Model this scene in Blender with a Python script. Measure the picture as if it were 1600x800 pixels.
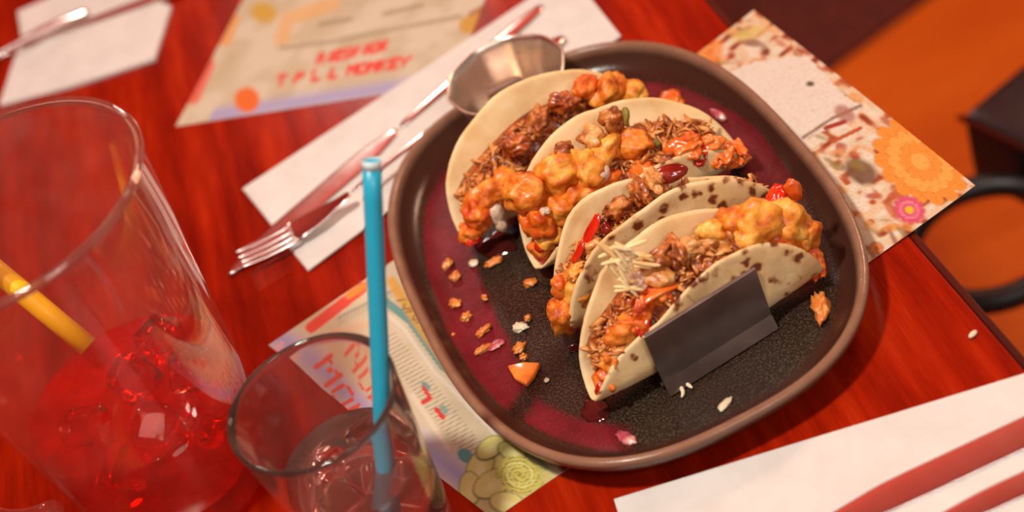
import bpy, bmesh, math, random
import numpy as np
from mathutils import Vector, Matrix, noise
R = math.radians
random.seed(7)
# all coordinates below are centimetres, origin = table top under the plate's centre; TZ = table height
TZ = 75.0
S = 0.01
scn = bpy.context.scene
col = scn.collection
for o in list(bpy.data.objects): bpy.data.objects.remove(o)

# ---------------------------------------------------------------- camera
TH, AL, F = R(41), R(24), 2600.0
CAM = Vector((-5.90, -68.66, 63.17))
_r = Vector((1, 0, 0)); _f = Vector((0, math.cos(TH), -math.sin(TH))); _u = Vector((0, math.sin(TH), math.cos(TH)))
XC = _r*math.cos(AL) - _u*math.sin(AL)
YC = _r*math.sin(AL) + _u*math.cos(AL)
cd = bpy.data.cameras.new('camera'); cam = bpy.data.objects.new('camera', cd); col.objects.link(cam)
M = Matrix((XC, YC, -_f)).transposed().to_4x4(); M.translation = (CAM + Vector((0, 0, TZ)))*S
cam.matrix_world = M
cd.sensor_width = 36; cd.lens = 36*F/1600; cd.clip_start = .02; cd.clip_end = 60
cd.dof.use_dof = True; cd.dof.focus_distance = .872; cd.dof.aperture_fstop = 4.0
scn.camera = cam

def ray(px, py):
    return (XC*(px-800) - YC*(py-400) + _f*F)
def at(px, py, z=0.0):
    """photo pixel -> point at height z (cm above the table)"""
    d = ray(px, py); k = (z-CAM.z)/d.z
    return CAM + d*k
def pix(P):
    d = Vector(P)-CAM; w = d.dot(_f)
    return 800+d.dot(XC)/w*F, 400-d.dot(YC)/w*F

# ---------------------------------------------------------------- world and light
w = bpy.data.worlds.new('world'); scn.world = w; w.use_nodes = True
bg = w.node_tree.nodes['Background']; bg.inputs[0].default_value = (1, .92, .84, 1); bg.inputs[1].default_value = .22
def area(name, loc, tgt, size, power, color):
    l = bpy.data.lights.new(name, 'AREA'); l.shape = 'DISK'; l.size = size; l.energy = power; l.color = color
    o = bpy.data.objects.new(name, l); col.objects.link(o)
    o.location = Vector(loc)*S + Vector((0, 0, TZ*S)); d = (Vector(tgt)-Vector(loc))
    o.rotation_euler = d.to_track_quat('-Z', 'Y').to_euler(); return o
area('pendant_and_back_light', (-40, -26, 140), (0, 0, 0), .14, 19.5, (1, .93, .82))
area('pendant_and_back_light', (-10, 262, 128), (0, 0, 0), .22, 9, (1, .90, .78))  # weak unseen back light, added for highlights
area('fill_light', (45, -150, 150), (0, 0, 0), .6, 11, (1, .96, .90))  # unseen front fill, added to brighten the taco fronts
area('fill_light', (150, 130, 150), (60, 90, -75), .5, 20, (1, .70, .45))  # unseen warm fill aimed at the floor beyond the table
area('added_uplight', (40, 255, 60), (40, 235, 205), .5, 20, (1, .62, .5))  # unseen lamp added so the cutlery mirrors a red-lit ceiling
scn.view_settings.view_transform = 'Standard'; scn.view_settings.look = 'None'
scn.view_settings.gamma = 1; scn.view_settings.exposure = 0.08
scn.view_settings.use_curve_mapping = False

# ---------------------------------------------------------------- materials
def srgb(r, g, b):
    f = lambda c: (c/255/12.92) if c/255 <= .04045 else ((c/255+.055)/1.055)**2.4
    return (f(r), f(g), f(b), 1)
class NT:
    def __init__(s, name):
        s.m = bpy.data.materials.new(name); s.m.use_nodes = True; s.t = s.m.node_tree; s.n = s.t.nodes
        s.p = s.n['Principled BSDF']; s.out = s.n['Material Output']
    def new(s, t, **k):
        n = s.n.new(t)
        for a, b in k.items(): setattr(n, a, b)
        return n
    def l(s, a, b): s.t.links.new(a, b)
    def coord(s, scale=(1, 1, 1), rot=(0, 0, 0)):
        c = s.new('ShaderNodeTexCoord'); m = s.new('ShaderNodeMapping'); m.inputs['Scale'].default_value = scale
        m.inputs['Rotation'].default_value = rot; s.l(c.outputs['Object'], m.inputs[0]); return m.outputs[0]
    def noise(s, vec, sc, det=4, rough=.55):
        n = s.new('ShaderNodeTexNoise'); n.inputs['Scale'].default_value = sc; n.inputs['Detail'].default_value = det
        n.inputs['Roughness'].default_value = rough; s.l(vec, n.inputs['Vector']); return n.outputs['Fac']
    def ramp(s, fac, stops):
        r = s.new('ShaderNodeValToRGB'); e = r.color_ramp.elements
        while len(e) < len(stops): e.new(.5)
        for i, (p, c) in enumerate(stops): e[i].position = p; e[i].color = c if len(c) == 4 else (*c, 1)
        s.l(fac, r.inputs[0]); return r.outputs[0]
    def mix(s, fac, a, b, mode='MIX'):
        x = s.new('ShaderNodeMix', data_type='RGBA', blend_type=mode)
        for v, i in ((fac, 0), (a, 6), (b, 7)):
            if isinstance(v, (int, float)): x.inputs[i].default_value = v
            elif isinstance(v, tuple): x.inputs[i].default_value = v
            else: s.l(v, x.inputs[i])
        return x.outputs[2]
    def math(s, op, a, b=0.0, c=None):
        x = s.new('ShaderNodeMath', operation=op)
        for i, v in enumerate((a, b, c)):
            if v is None: continue
            if isinstance(v, (int, float)): x.inputs[i].default_value = v
            else: s.l(v, x.inputs[i])
        return x.outputs[0]
    def bump(s, h, st, dist=.001):
        b = s.new('ShaderNodeBump'); b.inputs['Strength'].default_value = st; b.inputs['Distance'].default_value = dist
        s.l(h, b.inputs['Height']); s.l(b.outputs[0], s.p.inputs['Normal'])
    def set(s, base=None, rough=None, **k):
        if base is not None:
            if isinstance(base, tuple): s.p.inputs['Base Color'].default_value = base
            else: s.l(base, s.p.inputs['Base Color'])
        if rough is not None:
            if isinstance(rough, (int, float)): s.p.inputs['Roughness'].default_value = rough
            else: s.l(rough, s.p.inputs['Roughness'])
        for a, b in k.items(): s.p.inputs[a.replace('_', ' ')].default_value = b
        return s.m

def m_noisy(name, c1, c2, sc=120, rough=.5, bump=.3, bsc=300, bd=.0005, lo=.35, hi=.65, **k):
    t = NT(name); v = t.coord(); c = t.ramp(t.noise(v, sc), [(lo, c1), (hi, c2)])
    if bump: t.bump(t.noise(v, bsc), bump, bd)
    return t.set(c, rough, **k)

def m_wood(name, c1, c2, c3, scale=(9, 1.0, 9), rough=.17, coat=.0, nscale=6):
    t = NT(name); v = t.coord(scale); n = t.noise(v, nscale, 6, .6)
    c = t.ramp(n, [(.3, c1), (.52, c2), (.75, c3)])
    v2 = t.coord((scale[0]*18, scale[1]*3, scale[2]*10)); g = t.noise(v2, 8, 3)
    gg = t.ramp(g, [(.38, (.72, .68, .66, 1)), (.55, (1, 1, 1, 1))])
    c = t.mix(.55, c, gg, 'MULTIPLY'); t.bump(g, .08, .0004)
    r = t.math('MULTIPLY_ADD', t.noise(t.coord(), 14), .12, rough-.05)
    t.set(c, r); t.p.inputs['Specular IOR Level'].default_value = .16; t.p.inputs['Coat Weight'].default_value = coat; t.p.inputs['Coat Roughness'].default_value = .16
    return t.m

def m_glass(name, tint, haze=.1, hcol=(.8, .6, .52, 1), ior=1.5, dens=0, vol=None):
    t = NT(name); t.n.remove(t.p)
    a = t.new('ShaderNodeBsdfGlass'); a.inputs['Color'].default_value = tint; a.inputs['IOR'].default_value = ior; a.inputs['Roughness'].default_value = .015
    d = t.new('ShaderNodeBsdfDiffuse'); d.inputs[0].default_value = hcol
    d2 = t.new('ShaderNodeBsdfTranslucent'); d2.inputs[0].default_value = hcol
    dd = t.new('ShaderNodeMixShader'); dd.inputs[0].default_value = .5; t.l(d.outputs[0], dd.inputs[1]); t.l(d2.outputs[0], dd.inputs[2])
    b = t.new('ShaderNodeMixShader')
    nz = t.math('MULTIPLY', t.ramp(t.noise(t.coord(), 45, 5), [(.3, (.4, .4, .4, 1)), (.75, (1.5, 1.5, 1.5, 1))]), haze)
    t.l(nz, b.inputs[0]); t.l(a.outputs[0], b.inputs[1]); t.l(dd.outputs[0], b.inputs[2]); t.l(b.outputs[0], t.out.inputs[0])
    return t.m

def m_clear(name, tint, haze, hcol, k=.7, pw=2.6, f0=.04):
    """thin clear wall: light passes straight through, tinted, with a mirror-like sheen at grazing angles"""
    t = NT(name); t.n.remove(t.p)
    tr = t.new('ShaderNodeBsdfTransparent'); tr.inputs[0].default_value = tint
    g = t.new('ShaderNodeBsdfGlossy'); g.inputs['Roughness'].default_value = .03; g.inputs[0].default_value = (.95, .9, .86, 1)
    fr = t.new('ShaderNodeLayerWeight'); fv = t.math('MULTIPLY_ADD', t.math('POWER', fr.outputs['Facing'], pw), k, f0)
    a = t.new('ShaderNodeMixShader'); t.l(fv, a.inputs[0]); t.l(tr.outputs[0], a.inputs[1]); t.l(g.outputs[0], a.inputs[2])
    d = t.new('ShaderNodeBsdfDiffuse'); d.inputs[0].default_value = hcol
    d2 = t.new('ShaderNodeBsdfTranslucent'); d2.inputs[0].default_value = hcol
    dd = t.new('ShaderNodeMixShader'); dd.inputs[0].default_value = .5; t.l(d.outputs[0], dd.inputs[1]); t.l(d2.outputs[0], dd.inputs[2])
    b = t.new('ShaderNodeMixShader'); nz = t.math('MULTIPLY', t.ramp(t.noise(t.coord(), 45, 5), [(.3, (.4, .4, .4, 1)), (.75, (1.5, 1.5, 1.5, 1))]), haze)
    t.l(nz, b.inputs[0]); t.l(a.outputs[0], b.inputs[1]); t.l(dd.outputs[0], b.inputs[2]); t.l(b.outputs[0], t.out.inputs[0])
    return t.m
MAT = {}
MAT['table'] = m_wood('varnished_red_wood', srgb(112, 14, 2), srgb(150, 28, 5), srgb(182, 48, 12))
MAT['table_edge'] = m_wood('dark_edge_wood', srgb(50, 14, 8), srgb(80, 22, 10), srgb(95, 30, 14), rough=.35)
MAT['floor'] = m_wood('orange_floor_wood', srgb(190, 78, 14), srgb(205, 92, 18), srgb(220, 108, 28), (1, 7, 1), .4, .1, 2)
MAT['dark_floor_area'] = m_noisy('dark_red_matte', srgb(70, 18, 8), srgb(95, 28, 12), 60, .95, .5, 400, .002)
MAT['wall'] = m_noisy('red_wall_paint', srgb(190, 52, 36), srgb(205, 64, 44), 5, .7, .1)
MAT['ceiling'] = m_noisy('ceiling_paint', srgb(222, 92, 76), srgb(228, 98, 82), 5, .8, .1)
MAT['black'] = m_noisy('black_leather', srgb(14, 10, 14), srgb(24, 16, 20), 80, .38, .25, 300)
MAT['blackmetal'] = m_noisy('black_metal', srgb(10, 8, 8), srgb(18, 12, 12), 30, .45, .05)
MAT['napkin'] = m_noisy('white_paper', srgb(206, 200, 194), srgb(216, 210, 204), 40, .85, .25, 900, .0003)
t = NT('brushed_steel'); v = t.coord((1, 1, 1)); MAT['steel'] = t.set((.86, .80, .76, 1), t.math('MULTIPLY_ADD', t.noise(v, 60), .10, .13), Metallic=1.0)
t = NT('satin_steel'); v = t.coord((1, 1, 12)); MAT['steel2'] = t.set((.78, .68, .58, 1), t.math('MULTIPLY_ADD', t.noise(v, 90), .15, .22), Metallic=1.0)
t = NT('worn_holder_steel'); v = t.coord(); n = t.noise(v, 25, 5)
t.l(t.ramp(n, [(.35, (.20, .15, .13, 1)), (.7, (.34, .26, .22, 1))]), t.p.inputs['Base Color']); t.bump(t.noise(t.coord((1, 1, 8)), 120), .08, .0003)
MAT['holder'] = t.set(None, t.math('MULTIPLY_ADD', n, .25, .22), Metallic=.9)
MAT['glass'] = m_glass('clear_tumbler_glass', (.98, .93, .91, 1), .04)
MAT['pglass'] = m_clear('hazy_pitcher_glass', (.97, .90, .88, 1), .05, (.80, .50, .42, 1))
MAT['drink'] = m_clear('red_drink', (1, .12, .04, 1), .30, (1, .01, .0, 1), .3, 4, .02)
MAT['water'] = m_glass('pink_melted_ice_water', (.97, .80, .76, 1), .10, (.8, .5, .42, 1), ior=1.33)
t = NT('ice'); MAT['ice'] = t.set((1, .93, .90, 1), .05, Transmission_Weight=1.0, IOR=1.31)
t = NT('red_stained_ice'); MAT['redice'] = t.set((1, .55, .45, 1), .04, Transmission_Weight=1.0, IOR=1.31)
t = NT('blue_plastic'); MAT['blue'] = t.set(srgb(36, 160, 190), .32, Subsurface_Weight=.2, Subsurface_Radius=(.002, .004, .005))
t = NT('yellow_plastic'); MAT['yellow'] = t.set(srgb(240, 180, 10), .4)
t = NT('pale_straw_end'); MAT['strawend'] = t.set(srgb(190, 205, 205), .4)

# tortilla: toasted speckles on a cream sheet
def m_tortilla(name, spots):
    t = NT(name); v = t.coord()
    base = t.ramp(t.noise(v, 42, 4), [(.3, srgb(224, 182, 122)), (.55, srgb(236, 204, 150)), (.8, srgb(242, 218, 174))])
    gold = t.ramp(t.noise(v, 28, 3), [(.56, (0, 0, 0, 1)), (.70, (1, 1, 1, 1))])
    c = t.mix(t.math('MULTIPLY', gold, .45), base, srgb(205, 150, 84))
    if spots:
        dv = t.new('ShaderNodeVectorMath', operation='ADD'); nz = t.new('ShaderNodeTexNoise'); nz.inputs['Scale'].default_value = 180
        t.l(v, nz.inputs['Vector']); sc = t.new('ShaderNodeVectorMath', operation='SCALE'); sc.inputs['Scale'].default_value = .006
        t.l(nz.outputs['Color'], sc.inputs[0]); t.l(v, dv.inputs[0]); t.l(sc.outputs[0], dv.inputs[1])
        vo = t.new('ShaderNodeTexVoronoi'); vo.inputs['Scale'].default_value = 125; t.l(dv.outputs[0], vo.inputs['Vector'])
        sp = t.ramp(vo.outputs['Distance'], [(.26, (1, 1, 1, 1)), (.44, (0, 0, 0, 1))])
        at_ = t.new('ShaderNodeVertexColor'); at_.layer_name = 'char'
        halo = t.ramp(vo.outputs['Distance'], [(.3, (1, 1, 1, 1)), (.6, (0, 0, 0, 1))])
        msk = t.ramp(t.math('MULTIPLY_ADD', at_.outputs['Color'], .13, t.noise(v, 75, 2)), [(.57, (0, 0, 0, 1)), (.64, (1, 1, 1, 1))])
        c = t.mix(t.math('MULTIPLY', t.math('MULTIPLY', halo, msk), .55), c, srgb(206, 132, 60)); c = t.mix(t.math('MULTIPLY', sp, msk), c, srgb(116, 52, 18))
    t.bump(t.noise(v, 110, 4), .35, .0012)
    m = t.set(c, .6); t.p.inputs['Subsurface Weight'].default_value = .12; t.p.inputs['Subsurface Radius'].default_value = (.006, .003, .0015)
    return m
MAT['tort_in'] = m_tortilla('flour_tortilla_inside', False)
MAT['tort_out'] = m_tortilla('flour_tortilla_charred', True)
def m_food(name, a, b, c, sc=90, rough=.46, coat=.08, bsc=200, bst=.5, sss=.15):
    t = NT(name); v = t.coord(); n = t.noise(v, sc, 5, .6)
    cc = t.ramp(n, [(.33, a), (.5, b), (.68, c)]); t.bump(t.noise(v, bsc, 4), bst, .001)
    t.set(cc, rough); t.p.inputs['Coat Weight'].default_value = coat; t.p.inputs['Coat Roughness'].default_value = .12
    t.p.inputs['Subsurface Weight'].default_value = sss; t.p.inputs['Subsurface Radius'].default_value = (.006, .002, .001)
    return t.m
MAT['shrimp'] = m_food('golden_fried_batter', srgb(172, 58, 4), srgb(222, 116, 22), srgb(240, 168, 66), 120, bst=.8)
MAT['potato'] = m_food('yellow_saucy_batter', srgb(200, 90, 12), srgb(232, 150, 44), srgb(244, 192, 92), 110, bst=.8)
MAT['saucy'] = m_food('orange_saucy_batter', srgb(186, 52, 4), srgb(220, 98, 18), srgb(238, 150, 54), 120, bst=.8)
MAT['meat'] = m_food('shredded_brown_meat', srgb(110, 44, 10), srgb(172, 88, 30), srgb(216, 140, 66), 150, .4)
MAT['meat2'] = m_food('shredded_pale_meat', srgb(170, 92, 34), srgb(214, 142, 72), srgb(234, 182, 116), 150, .4)
MAT['mass'] = m_food('meat_and_sauce_mass', srgb(110, 38, 10), srgb(166, 72, 20), srgb(206, 112, 40), 120, .35, .4, 260, .8)
MAT['cheese'] = m_food('shredded_cheese', srgb(236, 190, 116), srgb(246, 216, 154), srgb(250, 230, 184), 60, .45, .1)
MAT['tomato'] = m_food('red_tomato', srgb(180, 20, 4), srgb(212, 40, 10), srgb(232, 70, 24), 60, .2, .7, 90, .2)
MAT['pepper'] = m_food('orange_pepper', srgb(206, 78, 16), srgb(232, 112, 34), srgb(240, 140, 62), 60, .25, .5, 90, .2)
MAT['bean'] = m_food('dark_red_bean', srgb(96, 12, 8), srgb(128, 22, 12), srgb(150, 34, 18), 60, .2, .8, 60, .1)
MAT['onion'] = m_food('white_onion', srgb(214, 180, 150), srgb(226, 198, 170), srgb(236, 212, 190), 50, .3, .4, 60, .1, .3)
MAT['redonion'] = m_food('red_onion', srgb(150, 30, 60), srgb(190, 90, 100), srgb(225, 180, 165), 110, .3, .4, 60, .1, .3)
MAT['herb'] = m_food('green_herb', srgb(92, 84, 24), srgb(130, 120, 44), srgb(160, 140, 60), 60, .5, .1)
MAT['crumb'] = m_food('fried_crumb', srgb(190, 88, 24), srgb(216, 128, 52), srgb(232, 160, 88), 120, .45, .2)
MAT['cream'] = m_food('cream_bit', srgb(210, 186, 150), srgb(222, 204, 172), srgb(232, 216, 190), 60, .5, .2)
t = NT('red_sauce'); MAT['sauce'] = t.set(srgb(190, 28, 4), .08, Coat_Weight=1.0, Subsurface_Weight=.2, Subsurface_Radius=(.004, .001, .0005))
t = NT('dark_juice'); MAT['juice'] = t.set(srgb(60, 14, 14), .05, Coat_Weight=1.0)

# ---------------------------------------------------------------- builders
def tag(o, label, cat, group=None, kind=None):
    o['label'] = label; o['category'] = cat
    if group: o['group'] = group
    if kind: o['kind'] = kind
    return o
def empty(name, loc, label, cat, group=None):
    o = bpy.data.objects.new(name, None); col.objects.link(o); o.empty_display_size = .02
    o.location = (Vector(loc)+Vector((0, 0, TZ)))*S; o['org'] = tuple(loc)
    return tag(o, label, cat, group)
def org(o):
    v = Vector((0, 0, 0))
    while o is not None:
        if 'org' in o: v = v + Vector(o['org'])
        o = o.parent
    return v
def mk(name, bm, mat, parent=None, loc=None, smooth=True, tri=False):
    """bm in absolute cm; object origin at loc (absolute) or the parent's origin"""
    if loc is None: loc = org(parent) if parent else Vector((0, 0, 0))
    loc = Vector(loc)
    me = bpy.data.meshes.new(name)
    if isinstance(bm, bmesh.types.BMesh):
        bmesh.ops.recalc_face_normals(bm, faces=bm.faces)
        bm.to_mesh(me); bm.free()
    else:
        me.from_pydata(*bm); me.update()
    co = np.empty(len(me.vertices)*3); me.vertices.foreach_get('co', co); co = co.reshape(-1, 3)
    co = (co-np.array(loc))*S; me.vertices.foreach_set('co', co.ravel())
    if smooth: me.polygons.foreach_set('use_smooth', [True]*len(me.polygons))
    for m in (mat if isinstance(mat, (list, tuple)) else [mat]): me.materials.append(MAT[m] if isinstance(m, str) else m)
    me.update()
    o = bpy.data.objects.new(name, me); col.objects.link(o)
    if parent:
        o.parent = parent; o.location = (loc-org(parent))*S; o['org'] = tuple(loc-org(parent))
    else:
        o.location = (loc+Vector((0, 0, TZ)))*S; o['org'] = tuple(loc)
    return o
def sub(o, lv=1):
    m = o.modifiers.new('s', 'SUBSURF'); m.levels = lv; m.render_levels = lv; return o
def bev(o, w=.1, seg=2):
    m = o.modifiers.new('b', 'BEVEL'); m.width = w*S; m.segments = seg; m.limit_method = 'ANGLE'; return o
def prism(poly, z0, z1):
    bm = bmesh.new(); a = [bm.verts.new((x, y, z0)) for x, y in poly]; b = [bm.verts.new((x, y, z1)) for x, y in poly]
    bm.faces.new(a[::-1]); bm.faces.new(b)
    n = len(a)
    for i in range(n): bm.faces.new((a[i], a[(i+1) % n], b[(i+1) % n], b[i]))
    return bm
def addbox(bm, c, sz, rot=None):
    m = Matrix.Translation(c) @ (rot.to_4x4() if rot else Matrix()) @ Matrix.Diagonal((*sz, 1))
    bmesh.ops.create_cube(bm, size=1, matrix=m); return bm
def tube(bm, pts, rad, seg=10, flat=1.0, cap=True, upv=None):
    pts = [Vector(p) for p in pts]; rings = []
    for i, p in enumerate(pts):
        d = (pts[min(i+1, len(pts)-1)]-pts[max(i-1, 0)]).normalized()
        up = upv or (Vector((0, 0, 1)) if abs(d.z) < .9 else Vector((1, 0, 0)))
        a = d.cross(up).normalized(); b = a.cross(d).normalized()
        r = rad[i] if isinstance(rad, (list, tuple)) else rad
        rings.append([bm.verts.new(p + a*math.cos(2*math.pi*k/seg)*r + b*math.sin(2*math.pi*k/seg)*r*flat) for k in range(seg)])
    for i in range(len(rings)-1):
        for k in range(seg): bm.faces.new((rings[i][k], rings[i][(k+1) % seg], rings[i+1][(k+1) % seg], rings[i+1][k]))
    if cap: bm.faces.new(rings[0][::-1]); bm.faces.new(rings[-1])
    return bm
def lathe(prof, c, seg=64, axis=None, closed=False, sq=None):
    """prof: list of (r,z); c centre (x,y); sq = (ratio, exponent, angle) for superellipse"""
    bm = bmesh.new(); rings = []
    for r, z in prof:
        ring = []
        for k in range(seg):
            a = 2*math.pi*k/seg; x, y = math.cos(a), math.sin(a)
            if sq:
                hx, hy, n, rot = sq; q = (abs(x)**n+abs(y)**n)**(-1/n); x, y = x*q, y*q
                # r is inset from the outline in cm
                px, py = x*(hx+r), y*(hy+r); ca, sa = math.cos(rot), math.sin(rot)
                ring.append(bm.verts.new((c[0]+px*ca-py*sa, c[1]+px*sa+py*ca, z)))
            else: ring.append(bm.verts.new((c[0]+r*x, c[1]+r*y, z)))
        rings.append(ring)
    n = len(rings)
    for i in range(n if closed else n-1):
        A, B = rings[i], rings[(i+1) % n]
        for k in range(seg): bm.faces.new((A[k], A[(k+1) % seg], B[(k+1) % seg], B[k]))
    if not closed: bm.faces.new(rings[0][::-1]); bm.faces.new(rings[-1])
    return bm
def blob(c, r, amp=.18, fr=1.2, seed=0, sub_=3, rot=None):
    """lumpy piece; r = (rx,ry,rz) cm"""
    bm = bmesh.new(); bmesh.ops.create_icosphere(bm, subdivisions=sub_, radius=1)
    rm = rot or Matrix.Rotation(seed*1.7, 3, 'Z')
    mean = (r[0]+r[1]+r[2])/3
    for v in bm.verts:
        p = v.co.copy(); off = Vector((seed*3.1, seed*1.3, -seed*2.2))
        k = 1+amp*noise.noise(p*fr+off)*1.6+amp*.5*noise.noise(p*fr*2.8+off)+amp*.22*noise.noise(p*fr*6.5+off)
        q = Vector((p.x*r[0], p.y*r[1], p.z*r[2]))*k
        v.co = Vector(c)+rm @ q
    return bm
def join(dst, src):
    me = bpy.data.meshes.new('t'); src.to_mesh(me); src.free(); dst.from_mesh(me); bpy.data.meshes.remove(me); return dst

# ---------------------------------------------------------------- setting
def struct(o): o['kind'] = 'structure'; return o
bm = bmesh.new(); addbox(bm, (0, 30, -TZ-1), (640, 640, 2)); struct(mk('floor', bm, 'floor', smooth=False))
bm = bmesh.new(); addbox(bm, (0, 352, 65), (640, 4, 280)); struct(mk('wall_back', bm, 'wall', smooth=False))
bm = bmesh.new(); addbox(bm, (-322, 30, 65), (4, 640, 280)); struct(mk('wall_left', bm, 'wall', smooth=False))
bm = bmesh.new(); addbox(bm, (0, 348.5, -TZ+5), (640, 3, 10)); struct(mk('baseboard_back', bm, 'table_edge', smooth=False))
bm = bmesh.new(); addbox(bm, (0, 30, 206), (640, 640, 2)); struct(mk('ceiling', bm, 'ceiling', smooth=False))
a = at(1285, 120, -TZ); b = at(1470, -15, -TZ); d = (b-a).normalized(); nrm = Vector((-d.y, d.x, 0))
q = [a-d*60, b+d*150, b+d*150+nrm*130, a-d*60+nrm*130]  # flat dark red-brown area laid over the floor
tag(mk('dark_floor_area', prism([(p.x, p.y) for p in q], -TZ+.02, -TZ+.9), 'dark_floor_area', loc=(q[0].x, q[0].y, -TZ), smooth=False),
    'flat dark red-brown area on the orange wooden floor beyond the table', 'dark_floor_area')

# table
tb = empty('dining_table', (-45, 10, -TZ), 'varnished dark red wooden dining table under the plate, napkins and glasses', 'table')
ex = lambda y: 13.25-.05*y
poly = [(-115, -65), (ex(-65), -65), (ex(86), 86), (-115, 86)]
bev(mk('tabletop', prism(poly, -3.2, 0), 'table', tb, smooth=False), .12)
bev(mk('edge_band', prism([(ex(-65)+.03, -65), (ex(-65)+.45, -65), (ex(86)+.45, 86), (ex(86)+.03, 86)], -3.3, -.06), 'table_edge', tb, smooth=False), .1)
for x, y in ((-108, -58), (6, -58), (0, 78), (-108, 78)):
    bm = bmesh.new(); addbox(bm, (x, y, (-TZ-3.2)/2), (6, 6, TZ-3.2)); bev(mk('leg', bm, 'table_edge', tb, smooth=False), .3)

# chair seen past the table corner
zc = -30.0
A = at(1497, 176, zc); B = at(1612, 82, zc); C_ = at(1612, 250, zc)
ch = empty('chair', (A.x+15, A.y+8, -TZ), 'black chair with a leather seat and looped frame beside the table corner', 'chair')
e1 = (B-A).normalized(); e2 = Vector((e1.y, -e1.x, 0))
seat = [A, A+e1*38, A+e1*38+e2*24+e1*0, A+e2*24]
sub(bev(mk('seat', prism([(p.x, p.y) for p in seat], zc-8, zc), 'black', ch, smooth=True), 1.0, 3), 1)
bm = bmesh.new(); tube(bm, [A+Vector((0, 0, -.5)), A+e2*24+Vector((0, 0, -.5))], .28, 8); mk('seat_piping', bm, 'table_edge', ch)
bm = bmesh.new(); lp = []
zl = -34
for k in range(41):
    a = 2*math.pi*k/40; px = 1545+128*math.cos(a)+10*math.sin(a); py = 380-92*math.sin(a)-10*math.cos(a); lp.append(at(px, py, zl))
tube(bm, lp, 1.05, 12, 1.0, False); mk('frame_loop', bm, 'blackmetal', ch)
q = seat[0]*.2+seat[2]*.8
bm = bmesh.new(); tube(bm, [(q.x, q.y, zc-8), (q.x, q.y, -TZ+3)], 2.5, 16); mk('pedestal', bm, 'blackmetal', ch)
mk('base', lathe([(.1, -TZ), (20, -TZ), (20, -TZ+1), (4, -TZ+3), (.1, -TZ+3.1)], (q.x, q.y), 40), 'blackmetal', ch)

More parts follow.
